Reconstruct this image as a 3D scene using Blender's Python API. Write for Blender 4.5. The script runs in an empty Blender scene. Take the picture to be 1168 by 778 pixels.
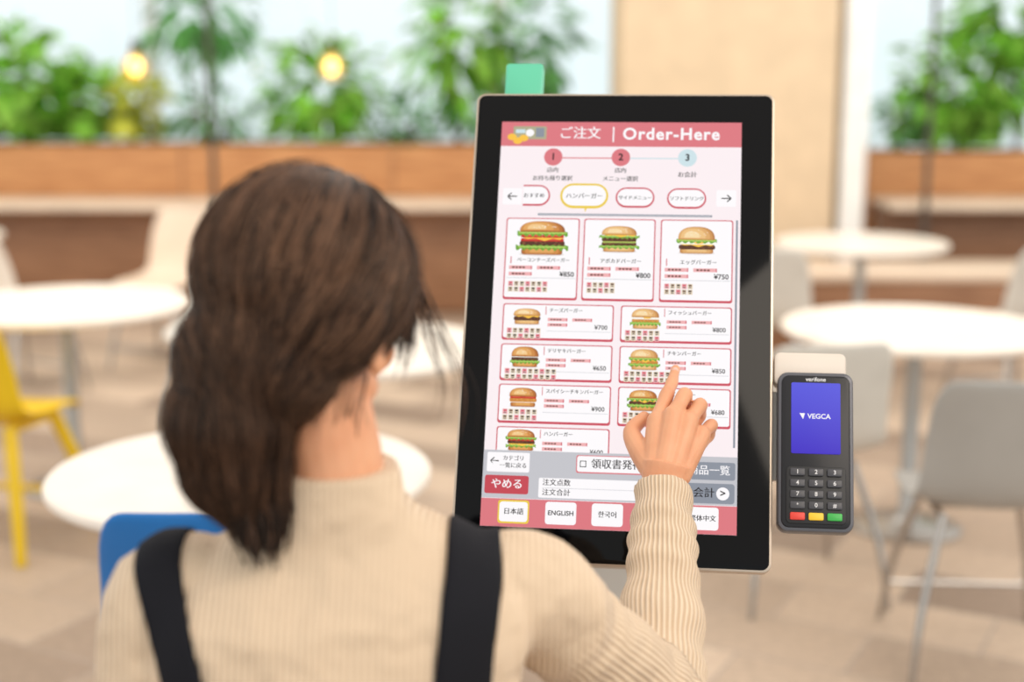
import bpy, bmesh, math, random
from mathutils import Vector, Matrix
from mathutils.bvhtree import BVHTree
random.seed(7)
sc = bpy.context.scene
sc.view_settings.view_transform = 'Standard'
sc.view_settings.look = 'None'
R = math.radians

# ------------------------------------------------------------------ materials
def lin(c):
    return tuple(((x/255.0)/12.92 if x/255.0 <= 0.04045 else ((x/255.0+0.055)/1.055)**2.4) for x in c)
def N(nt, t, **kw):
    n = nt.nodes.new(t)
    for k, v in kw.items(): setattr(n, k, v)
    return n
MATS = {}
def mat(name, col, rough=0.5, metal=0.0, var=0.06, vscale=6.0, bump=0.0, bscale=60.0, emit=0.0, spec=0.5):
    if name in MATS: return MATS[name]
    m = bpy.data.materials.new(name); m.use_nodes = True
    nt = m.node_tree; b = nt.nodes['Principled BSDF']; L = nt.links
    c = lin(col)
    b.inputs['Roughness'].default_value = rough
    b.inputs['Metallic'].default_value = metal
    b.inputs['Specular IOR Level'].default_value = spec
    if emit > 0:
        b.inputs['Base Color'].default_value = (0.01, 0.01, 0.01, 1)
        b.inputs['Emission Color'].default_value = (*c, 1)
        b.inputs['Emission Strength'].default_value = emit
        b.inputs['Specular IOR Level'].default_value = 0.15
    else:
        tc = N(nt, 'ShaderNodeTexCoord'); no = N(nt, 'ShaderNodeTexNoise')
        no.inputs['Scale'].default_value = vscale; no.inputs['Detail'].default_value = 3
        L.new(tc.outputs['Object'], no.inputs['Vector'])
        r = N(nt, 'ShaderNodeValToRGB')
        r.color_ramp.elements[0].position = 0.3; r.color_ramp.elements[1].position = 0.7
        r.color_ramp.elements[0].color = (*[x*(1-var) for x in c], 1)
        r.color_ramp.elements[1].color = (*[min(1, x*(1+var)) for x in c], 1)
        L.new(no.outputs['Fac'], r.inputs['Fac']); L.new(r.outputs['Color'], b.inputs['Base Color'])
        if bump > 0:
            n2 = N(nt, 'ShaderNodeTexNoise'); n2.inputs['Scale'].default_value = bscale
            L.new(tc.outputs['Object'], n2.inputs['Vector'])
            bp = N(nt, 'ShaderNodeBump'); bp.inputs['Strength'].default_value = bump
            bp.inputs['Distance'].default_value = 0.01
            L.new(n2.outputs['Fac'], bp.inputs['Height']); L.new(bp.outputs['Normal'], b.inputs['Normal'])
    MATS[name] = m
    return m

# ------------------------------------------------------------------ builders
WM = {}
def empty(name, loc=(0, 0, 0)):
    e = bpy.data.objects.new(name, None); sc.collection.objects.link(e)
    e.empty_display_size = 0.1; e.location = loc
    WM[e.name] = Matrix.Translation(loc)
    return e
def attach(o, p):
    if p is not None:
        o.parent = p; o.matrix_parent_inverse = WM[p.name].inverted()
def catmull(pts, rad, sub):
    P = [Vector(p) for p in pts]; out = []; ro = []
    n = len(P)
    for i in range(n-1):
        p0 = P[max(i-1, 0)]; p1 = P[i]; p2 = P[i+1]; p3 = P[min(i+2, n-1)]
        r0 = rad[max(i-1, 0)]; r1 = rad[i]; r2 = rad[i+1]; r3 = rad[min(i+2, n-1)]
        for k in range(sub):
            t = k/sub; t2 = t*t; t3 = t2*t
            f = lambda a, b, c, d: 0.5*((2*b)+(-a+c)*t+(2*a-5*b+4*c-d)*t2+(-a+3*b-3*c+d)*t3)
            out.append(f(p0, p1, p2, p3)); ro.append(max(1e-4, f(r0, r1, r2, r3)))
    out.append(P[-1]); ro.append(rad[-1])
    return out, ro
class MB:
    def __init__(s):
        s.v = []; s.f = []; s.m = []; s.mats = []; s.M = Matrix()
    def add(s, vs, fs, m):
        if m not in s.mats: s.mats.append(m)
        k = s.mats.index(m); o = len(s.v)
        s.v += [s.M @ Vector(p) for p in vs]
        s.f += [tuple(i+o for i in f) for f in fs]; s.m += [k]*len(fs)
    def bmadd(s, bm, m):
        bm.verts.ensure_lookup_table(); bm.verts.index_update()
        s.add([v.co.copy() for v in bm.verts], [[v.index for v in f.verts] for f in bm.faces], m); bm.free()
    def box(s, c, size, m, bev=0.0, rot=None, seg=2):
        bm = bmesh.new(); bmesh.ops.create_cube(bm, size=1)
        bmesh.ops.scale(bm, vec=size, verts=bm.verts)
        if bev > 0: bmesh.ops.bevel(bm, geom=bm.edges[:], offset=bev, segments=seg, affect='EDGES', profile=0.5)
        T = Matrix.Translation(c) @ (rot if rot else Matrix())
        bmesh.ops.transform(bm, matrix=T, verts=bm.verts); s.bmadd(bm, m)
    def ell(s, c, r, m, rot=None, seg=28, rings=18):
        bm = bmesh.new(); bmesh.ops.create_uvsphere(bm, u_segments=seg, v_segments=rings, radius=1)
        T = Matrix.Translation(c) @ (rot if rot else Matrix()) @ Matrix.Diagonal((*r, 1))
        bmesh.ops.transform(bm, matrix=T, verts=bm.verts); s.bmadd(bm, m)
    def tube(s, pts, rad, m, n=12, sub=5, fold=0.0, ffreq=40, caps=True, flat=None):
        if not isinstance(rad, (list, tuple)): rad = [rad]*len(pts)
        P, rr = catmull(pts, rad, sub) if sub > 1 else ([Vector(p) for p in pts], list(rad))
        vs = []; fs = []; up = None; L = 0
        for i, p in enumerate(P):
            if i: L += (P[i]-P[i-1]).length
            t = (P[min(i+1, len(P)-1)]-P[max(i-1, 0)]).normalized()
            if up is None:
                a = Vector(flat[0]) if flat else (Vector((0, 0, 1)) if abs(t.z) < 0.9 else Vector((1, 0, 0)))
                up = (a-t*a.dot(t)).normalized()
            else: up = (up-t*up.dot(t)).normalized()
            sd = t.cross(up)
            k = flat[1] if flat else 1.0
            for j in range(n):
                a = 2*math.pi*j/n
                q = rr[i]+fold*(math.sin(L*ffreq*6.28+2*math.sin(L*31)+1.3*math.sin(a))+.6*math.sin(L*ffreq*3.1+2.4*math.cos(a)))
                vs.append(p+up*math.cos(a)*q*k+sd*math.sin(a)*q)
        for i in range(len(P)-1):
            for j in range(n):
                fs.append((i*n+j, i*n+(j+1) % n, (i+1)*n+(j+1) % n, (i+1)*n+j))
        if caps:
            fs.append(tuple(range(n))[::-1]); fs.append(tuple((len(P)-1)*n+j for j in range(n)))
        s.add(vs, fs, m)
    def limb(s, pts, rad, m, **kw):
        s.tube(pts, rad, m, **kw)
        s.ell(pts[0], (rad[0],)*3, m, seg=16, rings=10); s.ell(pts[-1], (rad[-1],)*3, m, seg=16, rings=10)
    def lathe(s, prof, m, c=(0, 0, 0), n=40):
        vs = []; fs = []; k = len(prof)
        for j in range(n):
            a = 2*math.pi*j/n
            for r, z in prof: vs.append((c[0]+r*math.cos(a), c[1]+r*math.sin(a), c[2]+z))
        for j in range(n):
            for i in range(k-1):
                fs.append((j*k+i, ((j+1) % n)*k+i, ((j+1) % n)*k+i+1, j*k+i+1))
        s.add(vs, fs, m)
    def slab(s, cx, cy, w, h, r, z0, z1, m, bev=0.0015):
        loops = []
        for (ins, z) in ((0, z0), (0, z1-bev), (bev*0.3, z1-bev*0.3), (bev, z1)):
            loops.append([(x, y, z) for x, y in rr_pts(cx, cy, w-2*ins, h-2*ins, max(r-ins, 0.0005))])
        n = len(loops[0]); vs = sum(loops, []); fs = []
        for l in range(3):
            for j in range(n): fs.append((l*n+j, l*n+(j+1) % n, (l+1)*n+(j+1) % n, (l+1)*n+j))
        fs.append(tuple(range(n))[::-1]); fs.append(tuple(3*n+j for j in range(n)))
        s.add(vs, fs, m)
    def loft(s, rings, m, n=32, p=2.0, caps=True):
        vs = []; fs = []
        for c, rv, fv, hw, hd in rings:
            for j in range(n):
                a = 2*math.pi*j/n; ca, sa = math.cos(a), math.sin(a)
                x = math.copysign(abs(ca)**(2/p), ca); y = math.copysign(abs(sa)**(2/p), sa)
                vs.append(Vector(c)+rv*x*hw+fv*y*hd)
        for i in range(len(rings)-1):
            for j in range(n): fs.append((i*n+j, i*n+(j+1) % n, (i+1)*n+(j+1) % n, (i+1)*n+j))
        if caps:
            fs.append(tuple(range(n))[::-1]); fs.append(tuple((len(rings)-1)*n+j for j in range(n)))
        s.add(vs, fs, m)
    def build(s, name, parent=None, matrix=None, smooth=True, ang=40):
        me = bpy.data.meshes.new(name); me.from_pydata([tuple(v) for v in s.v], [], s.f)
        for m in s.mats: me.materials.append(m)
        me.polygons.foreach_set('material_index', s.m)
        me.update()
        if smooth:
            me.polygons.foreach_set('use_smooth', [True]*len(me.polygons))
            try: me.set_sharp_from_angle(angle=R(ang))
            except Exception: pass
        o = bpy.data.objects.new(name, me); sc.collection.objects.link(o)
        if matrix is not None: o.matrix_world = matrix
        attach(o, parent)
        if parent is None: WM[o.name] = matrix if matrix is not None else Matrix()
        return o
def rr_pts(cx, cy, w, h, r, k=5):
    r = min(r, w/2-1e-5, h/2-1e-5); out = []
    for (sx, sy, a0) in ((1, 1, 0), (-1, 1, 90), (-1, -1, 180), (1, -1, 270)):
        for i in range(k+1):
            a = R(a0+90*i/k)
            out.append((cx+sx*(w/2-r)+r*math.cos(a), cy+sy*(h/2-r)+r*math.sin(a)))
    return out
def remesh(o, vox, it=4, fac=0.5, dec=None):
    m = o.modifiers.new('r', 'REMESH'); m.mode = 'VOXEL'; m.voxel_size = vox
    if it:
        m2 = o.modifiers.new('s', 'SMOOTH'); m2.factor = fac; m2.iterations = it
    bpy.context.view_layer.update()
    dg = bpy.context.evaluated_depsgraph_get()
    me = bpy.data.meshes.new_from_object(o.evaluated_get(dg))
    o.modifiers.clear(); old = o.data; mats = [x for x in old.materials]
    o.data = me
    if len(me.materials) == 0:
        for x in mats: me.materials.append(x)
    me.polygons.foreach_set('use_smooth', [True]*len(me.polygons)); me.update()
    return o

# ------------------------------------------------------------------ camera / light
cam = bpy.data.cameras.new('camera'); co = bpy.data.objects.new('camera', cam); sc.collection.objects.link(co)
cam.lens = 50; cam.sensor_width = 36; cam.sensor_fit = 'HORIZONTAL'
co.location = (0, 0, 1.6); co.rotation_euler = (R(79.2), 0, 0)
cam.dof.use_dof = True; cam.dof.focus_distance = 1.79; cam.dof.aperture_fstop = 1.9
sc.camera = co

w = bpy.data.worlds.new('sky_with_ceiling_glow'); sc.world = w; w.use_nodes = True
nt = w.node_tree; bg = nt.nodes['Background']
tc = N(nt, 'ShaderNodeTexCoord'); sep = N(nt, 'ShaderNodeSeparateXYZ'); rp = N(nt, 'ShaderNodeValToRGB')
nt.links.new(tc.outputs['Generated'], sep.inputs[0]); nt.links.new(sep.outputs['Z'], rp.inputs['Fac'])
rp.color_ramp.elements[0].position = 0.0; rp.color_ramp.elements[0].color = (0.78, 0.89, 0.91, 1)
rp.color_ramp.elements[1].position = 0.5; rp.color_ramp.elements[1].color = (1.0, 0.95, 0.89, 1)  # upper dome warmed to imitate ceiling light; lower part is daylight
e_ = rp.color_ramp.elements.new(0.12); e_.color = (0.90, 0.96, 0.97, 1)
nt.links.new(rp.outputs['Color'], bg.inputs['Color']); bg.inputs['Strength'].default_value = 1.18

def area(name, loc, target, size, energy, col):
    l = bpy.data.lights.new(name, 'AREA'); l.size = size; l.energy = energy; l.color = col
    o = bpy.data.objects.new(name, l); sc.collection.objects.link(o); o.location = loc
    o.rotation_euler = (Vector(target)-Vector(loc)).to_track_quat('-Z', 'Y').to_euler()
    return o
area('unseen_soft_light', (1.5, 0.2, 3.0), (0, 1.5, 1.1), 1.2, 32, (1.0, 0.88, 0.74))  # key light added for soft shaping of the figure, no fixture modelled
area('unseen_soft_light', (2.5, 5.5, 3.6), (1.5, 6.5, 0.5), 3.0, 75, (1.0, 0.90, 0.78))  # unseen warm area lights above both table groups, no fixtures modelled
area('unseen_soft_light', (-2.5, 5.5, 3.6), (-1.5, 6.5, 0.5), 3.0, 75, (1.0, 0.90, 0.78))

# ------------------------------------------------------------------ room
def floor_mat():
    m = bpy.data.materials.new('floor_tiles'); m.use_nodes = True; nt = m.node_tree; b = nt.nodes['Principled BSDF']
    tc = N(nt, 'ShaderNodeTexCoord'); mp = N(nt, 'ShaderNodeMapping'); mp.inputs['Rotation'].default_value = (0, 0, R(28))
    br = N(nt, 'ShaderNodeTexBrick'); br.inputs['Scale'].default_value = 1.0
    br.inputs['Brick Width'].default_value = 0.6; br.inputs['Row Height'].default_value = 0.3
    br.inputs['Mortar Size'].default_value = 0.004
    br.inputs['Color1'].default_value = (*lin((206, 184, 162)), 1); br.inputs['Color2'].default_value = (*lin((142, 122, 106)), 1)
    br.inputs['Mortar'].default_value = (*lin((165, 150, 138)), 1)
    no = N(nt, 'ShaderNodeTexNoise'); no.inputs['Scale'].default_value = 30
    mx = N(nt, 'ShaderNodeMixRGB', blend_type='OVERLAY'); mx.inputs['Fac'].default_value = 0.25
    L = nt.links
    L.new(tc.outputs['Object'], mp.inputs[0]); L.new(mp.outputs[0], br.inputs['Vector']); L.new(tc.outputs['Object'], no.inputs['Vector'])
    L.new(br.outputs['Color'], mx.inputs['Color1']); L.new(no.outputs['Fac'], mx.inputs['Color2']); L.new(mx.outputs[0], b.inputs['Base Color'])
    b.inputs['Roughness'].default_value = 0.55
    return m
def wood_mat(name, c1, c2, sc_=6):
    m = bpy.data.materials.new(name); m.use_nodes = True; nt = m.node_tree; b = nt.nodes['Principled BSDF']
    tc = N(nt, 'ShaderNodeTexCoord'); mp = N(nt, 'ShaderNodeMapping'); mp.inputs['Scale'].default_value = (0.6, 1, 6)
    no = N(nt, 'ShaderNodeTexNoise'); no.inputs['Scale'].default_value = sc_; no.inputs['Detail'].default_value = 6
    rp = N(nt, 'ShaderNodeValToRGB'); rp.color_ramp.elements[0].position = 0.35; rp.color_ramp.elements[1].position = 0.65
    rp.color_ramp.elements[0].color = (*lin(c1), 1); rp.color_ramp.elements[1].color = (*lin(c2), 1)
    L = nt.links; L.new(tc.outputs['Object'], mp.inputs[0]); L.new(mp.outputs[0], no.inputs['Vector'])
    L.new(no.outputs['Fac'], rp.inputs['Fac']); L.new(rp.outputs['Color'], b.inputs['Base Color'])
    b.inputs['Roughness'].default_value = 0.5
    return m
b = MB(); b.box((0, 5, -0.05), (18, 16, 0.1), floor_mat()); b.build('floor', smooth=False)
wood = wood_mat('planter_wood', (178, 118, 68), (206, 148, 94))
wood2 = wood_mat('bench_wood', (134, 94, 66), (164, 120, 88))
white = mat('white_laminate', (244, 234, 222), 0.35)
frame = mat('window_frame', (228, 234, 236), 0.4)
colm = mat('column_plaster', (226, 202, 170), 0.8, bump=0.1)
soil = mat('soil', (70, 50, 38), 0.9, bump=0.5)
cream = mat('cream_counter', (230, 208, 186), 0.45)
b = MB(); b.box((0, 11.1, 0.4), (18, 0.2, 0.8), frame, 0.01); b.box((0, 11.1, 3.6), (18, 0.2, 0.6), frame, 0.01); b.build('wall_back')
glass = bpy.data.materials.new('window_glass'); glass.use_nodes = True; nt = glass.node_tree
o_ = nt.nodes['Material Output']; tr = N(nt, 'ShaderNodeBsdfTransparent'); gl = N(nt, 'ShaderNodeBsdfGlossy'); mx = N(nt, 'ShaderNodeMixShader')
gl.inputs['Roughness'].default_value = 0.05; mx.inputs[0].default_value = 0.03
nt.links.new(tr.outputs[0], mx.inputs[1]); nt.links.new(gl.outputs[0], mx.inputs[2]); nt.links.new(mx.outputs[0], o_.inputs['Surface'])
xs = [-8, -5.4, -2.75, -0.1, 2.62, 5.2, 8]
for i in range(6):
    a, c = xs[i], xs[i+1]
    b = MB()
    b.box((a, 11.1, 2.05), (0.10, 0.12, 2.5), frame, 0.01)
    b.box(((a+c)/2, 11.1, 0.84), (c-a-0.10, 0.14, 0.08), frame, 0.008)
    b.box(((a+c)/2, 11.1, 3.26), (c-a-0.10, 0.14, 0.08), frame, 0.008)
    b.box(((a+c)/2, 11.1, 2.05), (c-a-0.10, 0.012, 2.34), glass)
    b.build('window_%d' % (i+1))
b = MB(); b.box((1.33, 9.3, 2.0), (1.34, 0.9, 4.0), colm, 0.03); b.box((1.33, 9.3, 0.06), (1.38, 0.94, 0.12), white, 0.01); b.build('column')
b = MB(); b.box((2.12, 9.12, 1.8), (0.15, 0.5, 3.6), mat('white_pillar', (246, 246, 244), .5), 0.01); b.build('trim_1')

def planter(x0, x1, y, z, name='planter_box'):
    b = MB(); c = (x0+x1)/2; l = x1-x0; d = 0.55; t = 0.04
    b.box((c, y-d/2, z/2), (l, t, z), wood, 0.006); b.box((c, y+d/2, z/2), (l, t, z), wood, 0.006)
    b.box((x0+t/2, y, z/2), (t, d-t, z), wood, 0.006); b.box((x1-t/2, y, z/2), (t, d-t, z), wood, 0.006)
    b.box((c, y, z-0.06), (l-2*t, d-t, 0.04), soil)
    k = int(l/1.2)
    for i in range(1, k): b.box((x0+l*i/k, y-d/2-0.022, z/2), (0.012, 0.006, z-0.02), wood2)
    return b.build(name)
planter(-6.5, 0.62, 9.95, 1.10)
planter(2.4, 6.5, 9.95, 1.05)
def counter(x0, x1, y):
    b = MB(); c = (x0+x1)/2; l = x1-x0
    b.box((c, y, 0.735), (l, 0.55, 0.045), cream, 0.01)
    b.box((c, y+0.12, 0.36), (l-0.04, 0.24, 0.70), wood2, 0.01)
    return b.build('window_counter')
counter(-6.4, 0.58, 9.35)
counter(2.42, 6.4, 9.35)
b = MB(); b.box((2.1, 8.35, 0.2), (3.2, 0.5, 0.40), wood2, 0.01); b.box((2.1, 8.35, 0.43), (3.2, 0.54, 0.06), cream, 0.02); b.build('bench')

# ------------------------------------------------------------------ plants
def leafmat(name, c):
    m = bpy.data.materials.new(name); m.use_nodes = True; nt = m.node_tree; b = nt.nodes['Principled BSDF']
    tc = N(nt, 'ShaderNodeTexCoord'); no = N(nt, 'ShaderNodeTexNoise'); no.inputs['Scale'].default_value = 6
    rp = N(nt, 'ShaderNodeValToRGB'); rp.color_ramp.elements[0].position = 0.38; rp.color_ramp.elements[1].position = 0.62
    rp.color_ramp.elements[0].color = (*[x*0.5 for x in lin(c)], 1); rp.color_ramp.elements[1].color = (*[min(1, x*1.6) for x in lin(c)], 1)
    L = nt.links; L.new(tc.outputs['Object'], no.inputs['Vector']); L.new(no.outputs['Fac'], rp.inputs['Fac'])
    L.new(rp.outputs['Color'], b.inputs['Base Color']); b.inputs['Roughness'].default_value = 0.45
    trn = N(nt, 'ShaderNodeBsdfTranslucent'); L.new(rp.outputs['Color'], trn.inputs['Color'])
    ms = N(nt, 'ShaderNodeMixShader'); ms.inputs[0].default_value = 0.5
    L.new(b.outputs[0], ms.inputs[1]); L.new(trn.outputs[0], ms.inputs[2]); L.new(ms.outputs[0], nt.nodes['Material Output'].inputs['Surface'])
    return m
G1 = leafmat('leaf_green', (150, 202, 84)); G2 = leafmat('leaf_deep', (108, 168, 96)); G3 = leafmat('leaf_lime', (206, 214, 90))
bark = mat('bark', (110, 88, 66), 0.9)
def plant(name, base, c, rad, n, ln, m, stems=6, wid=0.38):
    b = MB(); base = Vector(base); c = Vector(c)
    for i in range(stems):
        e = c+Vector((random.uniform(-.6, .6)*rad[0], random.uniform(-.6, .6)*rad[1], random.uniform(-.2, .6)*rad[2]))
        st = base+Vector((random.uniform(-.04, .04), random.uniform(-.04, .04), 0))
        b.tube([st, (st+e)/2+Vector((random.uniform(-.04, .04), 0, .03)), e], [0.012, 0.009, 0.004], bark, n=6, sub=4)
    for i in range(n):
        d = Vector((random.gauss(0, 1), random.gauss(0, 1), random.gauss(0, 1))).normalized()
        q = random.uniform(0.35, 1.0)
        p = c+Vector((d.x*rad[0]*q, d.y*rad[1]*q, d.z*rad[2]*q))
        if p.z < base.z+0.02: p.z = base.z+0.02+random.random()*0.1
        dr = (d+Vector((random.uniform(-.6, .6), random.uniform(-.6, .6), random.uniform(-.7, .5)))).normalized()
        sd = dr.cross(Vector((random.uniform(-.4, .4), random.uniform(-.4, .4), 1))).normalized(); nn = sd.cross(dr)
        l = ln*random.uniform(.6, 1.2); w_ = l*wid
        prof = [(0, 0.04), (.25, .8), (.55, 1), (.8, .6), (1, .03)]; vs = []
        for t, k in prof:
            cc = p+dr*l*t-Vector((0, 0, 1))*l*0.35*t*t
            vs += [cc-sd*w_*k*.5+nn*w_*.15*k, cc, cc+sd*w_*k*.5+nn*w_*.15*k]
        for v in vs: v.z = max(v.z, base.z+.08)
        fs = []
        for i2 in range(4):
            for j in range(2): fs.append((i2*3+j, i2*3+j+1, i2*3+j+4, i2*3+j+3))
        b.add(vs, fs, m)
    return b.build(name)
PY = 9.95
plant('leafy_shrub', (-3.3, PY, 1.05), (-3.4, PY, 1.47), (.46, .25, .40), 210, .26, G1, wid=.6)
plant('leafy_shrub', (-2.95, PY, 1.05), (-2.98, PY, 1.35), (.26, .22, .32), 110, .22, G1, wid=.6)
plant('croton_plant', (-2.60, PY-.05, 1.05), (-2.60, PY-.05, 1.36), (.15, .15, .27), 90, .19, G3, wid=.6)
plant('leafy_shrub', (-4.3, PY, 1.05), (-4.3, PY, 1.4), (.5, .25, .4), 200, .18, G1)
plant('ficus_tree', (-2.12, PY, 1.05), (-2.12, PY, 1.98), (.36, .25, .42), 190, .19, G2, stems=4)
plant('leafy_shrub', (-2.0, PY, 1.05), (-2.1, PY, 1.27), (.36, .22, .2), 130, .15, G2)
plant('leafy_shrub', (-1.25, PY, 1.05), (-1.3, PY, 1.46), (.48, .25, .40), 330, .17, G1, wid=.5)
plant('trailing_fern', (-.72, PY, 1.05), (-.72, PY-.1, 1.2), (.24, .22, .22), 150, .15, G2)
plant('ficus_tree', (-.35, PY, 1.05), (-.36, PY, 1.85), (.38, .25, .52), 160, .22, G1, stems=4, wid=.5)
plant('ficus_tree', (.2, PY, 1.05), (.16, PY, 1.8), (.3, .25, .5), 110, .20, G2, stems=4, wid=.5)
plant('leafy_shrub', (-.1, PY, 1.05), (-.1, PY, 1.3), (.42, .22, .22), 150, .15, G2)
plant('leafy_shrub', (3.1, PY, 1.0), (3.15, PY, 1.5), (.48, .25, .46), 290, .21, G1, wid=.55)
plant('leafy_shrub', (2.68, PY, 1.0), (2.7, PY, 1.27), (.2, .2, .24), 110, .14, G2)
plant('ficus_tree', (3.5, PY, 1.0), (3.5, PY, 1.98), (.48, .25, .4), 180, .2, G1, stems=4, wid=.5)
plant('leafy_shrub', (4.2, PY, 1.0), (4.2, PY, 1.5), (.5, .25, .45), 240, .16, G1)
dark = mat('dark_metal', (84, 78, 72), 0.4, 0.4)
for x in (-1.87, 2.60):
    b = MB(); b.lathe([(0, 0), (.12, 0), (.12, .015), (.02, .03), (.016, 3.3), (0, 3.3)], dark, (x, 8.95, 0)); b.build('metal_post')
filam = mat('filament', (255, 226, 160), emit=9)
amber = bpy.data.materials.new('amber_glass'); amber.use_nodes = True; nt = amber.node_tree
tr = N(nt, 'ShaderNodeBsdfTransparent'); tr.inputs[0].default_value = (1, .85, .5, 1); gl = N(nt, 'ShaderNodeEmission'); gl.inputs[0].default_value = (*lin((255, 198, 110)), 1); gl.inputs[1].default_value = 1.1
mx = N(nt, 'ShaderNodeMixShader'); mx.inputs[0].default_value = .45
nt.links.new(tr.outputs[0], mx.inputs[1]); nt.links.new(gl.outputs[0], mx.inputs[2]); nt.links.new(mx.outputs[0], nt.nodes['Material Output'].inputs['Surface'])
for x, z in ((-1.12, 1.62), (-2.34, 1.62)):
    e = empty('pendant_lamp', (x, 9.0, z))
    b = MB(); b.lathe([(0, -.085), (.04, -.075), (.07, -.04), (.075, 0), (.055, .05), (.022, .085), (.018, .09)], amber, (x, 9.0, z)); b.build('bulb', e)
    b = MB(); b.ell((x, 9, z), (.038, .038, .05), filam); b.build('filament', e)
    b = MB(); b.lathe([(.0, .16), (.022, .155), (.024, .085), (0, .08)], dark, (x, 9.0, z)); b.tube([(x, 9, z+.15), (x, 9, 3.3)], .0025, dark, n=6, sub=1); b.build('cord_and_socket', e)

# ------------------------------------------------------------------ tables & chairs
steel = mat('brushed_steel', (175, 172, 168), 0.3, 0.8)
def table(x, y, r=.45, h=.73):
    e = empty('round_table', (x, y, 0))
    b = MB(); b.lathe([(0, h-.028), (r-.01, h-.028), (r, h-.02), (r, h-.006), (r-.006, h), (0, h)], white, (x, y, 0), n=72); b.build('table_top', e)
    b = MB(); b.lathe([(0, 0), (.19, 0), (.195, .008), (.18, .016), (.05, .03), (.028, .06), (.028, h-.06), (.09, h-.03), (0, h-.028)], steel, (x, y, 0)); b.build('pedestal', e)
table(1.80, 7.3, .44); table(1.40, 4.85, .46); table(-1.70, 5.35, .46); table(-.60, 3.04, .42); table(-.50, 4.5, .45); table(-3.2, 7.6)
def chair(name, x, y, rot, m, legm, legr=.011):
    e = empty(name, (x, y, 0)); M = Matrix.Translation((x, y, 0)) @ Matrix.Rotation(R(rot), 4, 'Z')
    prof = [(.225, .425, .18, 0), (.205, .452, .205, .3), (.12, .448, .22, .6), (0, .44, .225, .8), (-.1, .442, .225, 1), (-.17, .465, .22, 1), (-.205, .53, .215, .9), (-.225, .62, .21, .8), (-.245, .72, .205, .6), (-.262, .79, .195, .4), (-.27, .83, .165, .2)]
    n = 10; vs = []; fs = []
    for k, (py, pz, hw, cv) in enumerate(prof):
        back = min(1, max(0, (pz-.46)/.1))
        for j in range(n+1):
            u = -1+2*j/n
            vs.append((u*hw, py+back*.05*u*u*cv, pz+(1-back)*.035*u*u*cv))
    for k in range(len(prof)-1):
        for j in range(n): fs.append((k*(n+1)+j, k*(n+1)+j+1, (k+1)*(n+1)+j+1, (k+1)*(n+1)+j))
    b = MB(); b.add(vs, fs, m); o = b.build('seat_shell', e, M, ang=180)
    s = o.modifiers.new('t', 'SOLIDIFY'); s.thickness = .012; s.offset = -1
    s = o.modifiers.new('b', 'SUBSURF'); s.levels = 1; s.render_levels = 1
    b = MB()
    for sx in (-1, 1):
        for sy, y0 in ((1, .13), (-1, -.12)):
            b.tube([(sx*.13, y0, .435), (sx*.19, sy*.2, .2), (sx*.215, sy*.235, .0)], [legr*1.1, legr, legr*.8], legm, n=10, sub=3)
        b.tube([(sx*.135, .13, .425), (sx*.135, -.12, .43)], legr*.8, legm, n=8, sub=1)
    b.tube([(-.135, .0, .426), (.135, .0, .426)], legr*.8, legm, n=8, sub=1)
    b.tube([(-.2, .214, .12), (.2, .214, .12)], legr*.6, legm, n=8, sub=1)
    b.build('legs', e, M)
grey = mat('grey_plastic', (166, 164, 160), 0.45); lgrey = mat('pale_plastic', (212, 208, 200), 0.4)
blue = mat('blue_plastic', (16, 112, 190), 0.4); yel = mat('yellow_plastic', (232, 194, 20), 0.4)
chrome = mat('chrome', (180, 176, 172), 0.2, 0.9)
chair('cafe_chair', 1.29, 3.75, -4, grey, chrome)
chair('cafe_chair', .88, 4.25, 10, lgrey, chrome)
chair('cafe_chair', -.56, 2.68, 3, blue, chrome)
chair('cafe_chair', -1.76, 4.72, -14, yel, yel, .022)
chair('cafe_chair', 2.35, 6.55, 20, lgrey, chrome)
chair('cafe_chair', 1.2, 6.5, -20, lgrey, chrome)
chair('cafe_chair', -2.45, 6.95, -30, white, chrome)
chair('cafe_chair', -1.9, 7.7, 160, cream, chrome)
chair('cafe_chair', -1.3, 6.3, 170, lgrey, chrome)
chair('cafe_chair', 2.15, 4.6, 80, grey, chrome)
chair('cafe_chair', -.9, 5.35, 170, lgrey, chrome)

# ------------------------------------------------------------------ kiosk
rk = Vector((.9928, -.1201, 0)).normalized(); tl = R(24.7)
uk = Vector((.1201*math.sin(tl), .9928*math.sin(tl), math.cos(tl))).normalized(); nk = rk.cross(uk).normalized()
KC = Vector((.1387, 1.903, 1.267))
K = Matrix(((rk.x, uk.x, nk.x, KC.x), (rk.y, uk.y, nk.y, KC.y), (rk.z, uk.z, nk.z, KC.z), (0, 0, 0, 1)))
kiosk = empty('self_order_kiosk', (.18, 2.08, 0))
champ = mat('champagne_metal', (190, 174, 158), 0.35, 0.7)
blackg = mat('black_glass', (6, 6, 8), 0.06, spec=0.14)
silver = mat('light_housing', (214, 210, 204), 0.4); brk = mat('bracket_grey', (216, 204, 192), .45)
greenl = mat('green_beacon', (96, 196, 160), 0.3)
b = MB()
b.slab(.0035, -.0015, .4195, .6635, .012, -.030, -.001, champ, .0015)
b.build('bezel_frame', kiosk, K)
b = MB(); b.slab(.0035, -.0015, .413, .657, .010, -.002, .0002, blackg, .0004); b.build('front_glass', kiosk, K, ang=30)
b = MB(); b.slab(.003, -.01, .36, .56, .03, -.075, -.028, silver, .004); b.box((0, -.16, -.10), (.2, .16, .08), silver, .01); b.build('rear_housing', kiosk, K)
b = MB(); b.slab(-.141, .352, .054, .056, .005, -.028, -.006, greenl, .003); b.build('status_beacon', kiosk, K)
Mz = Matrix.Translation((.185, 2.1, 0)) @ Matrix.Rotation(R(-6.9), 4, 'Z')
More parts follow.
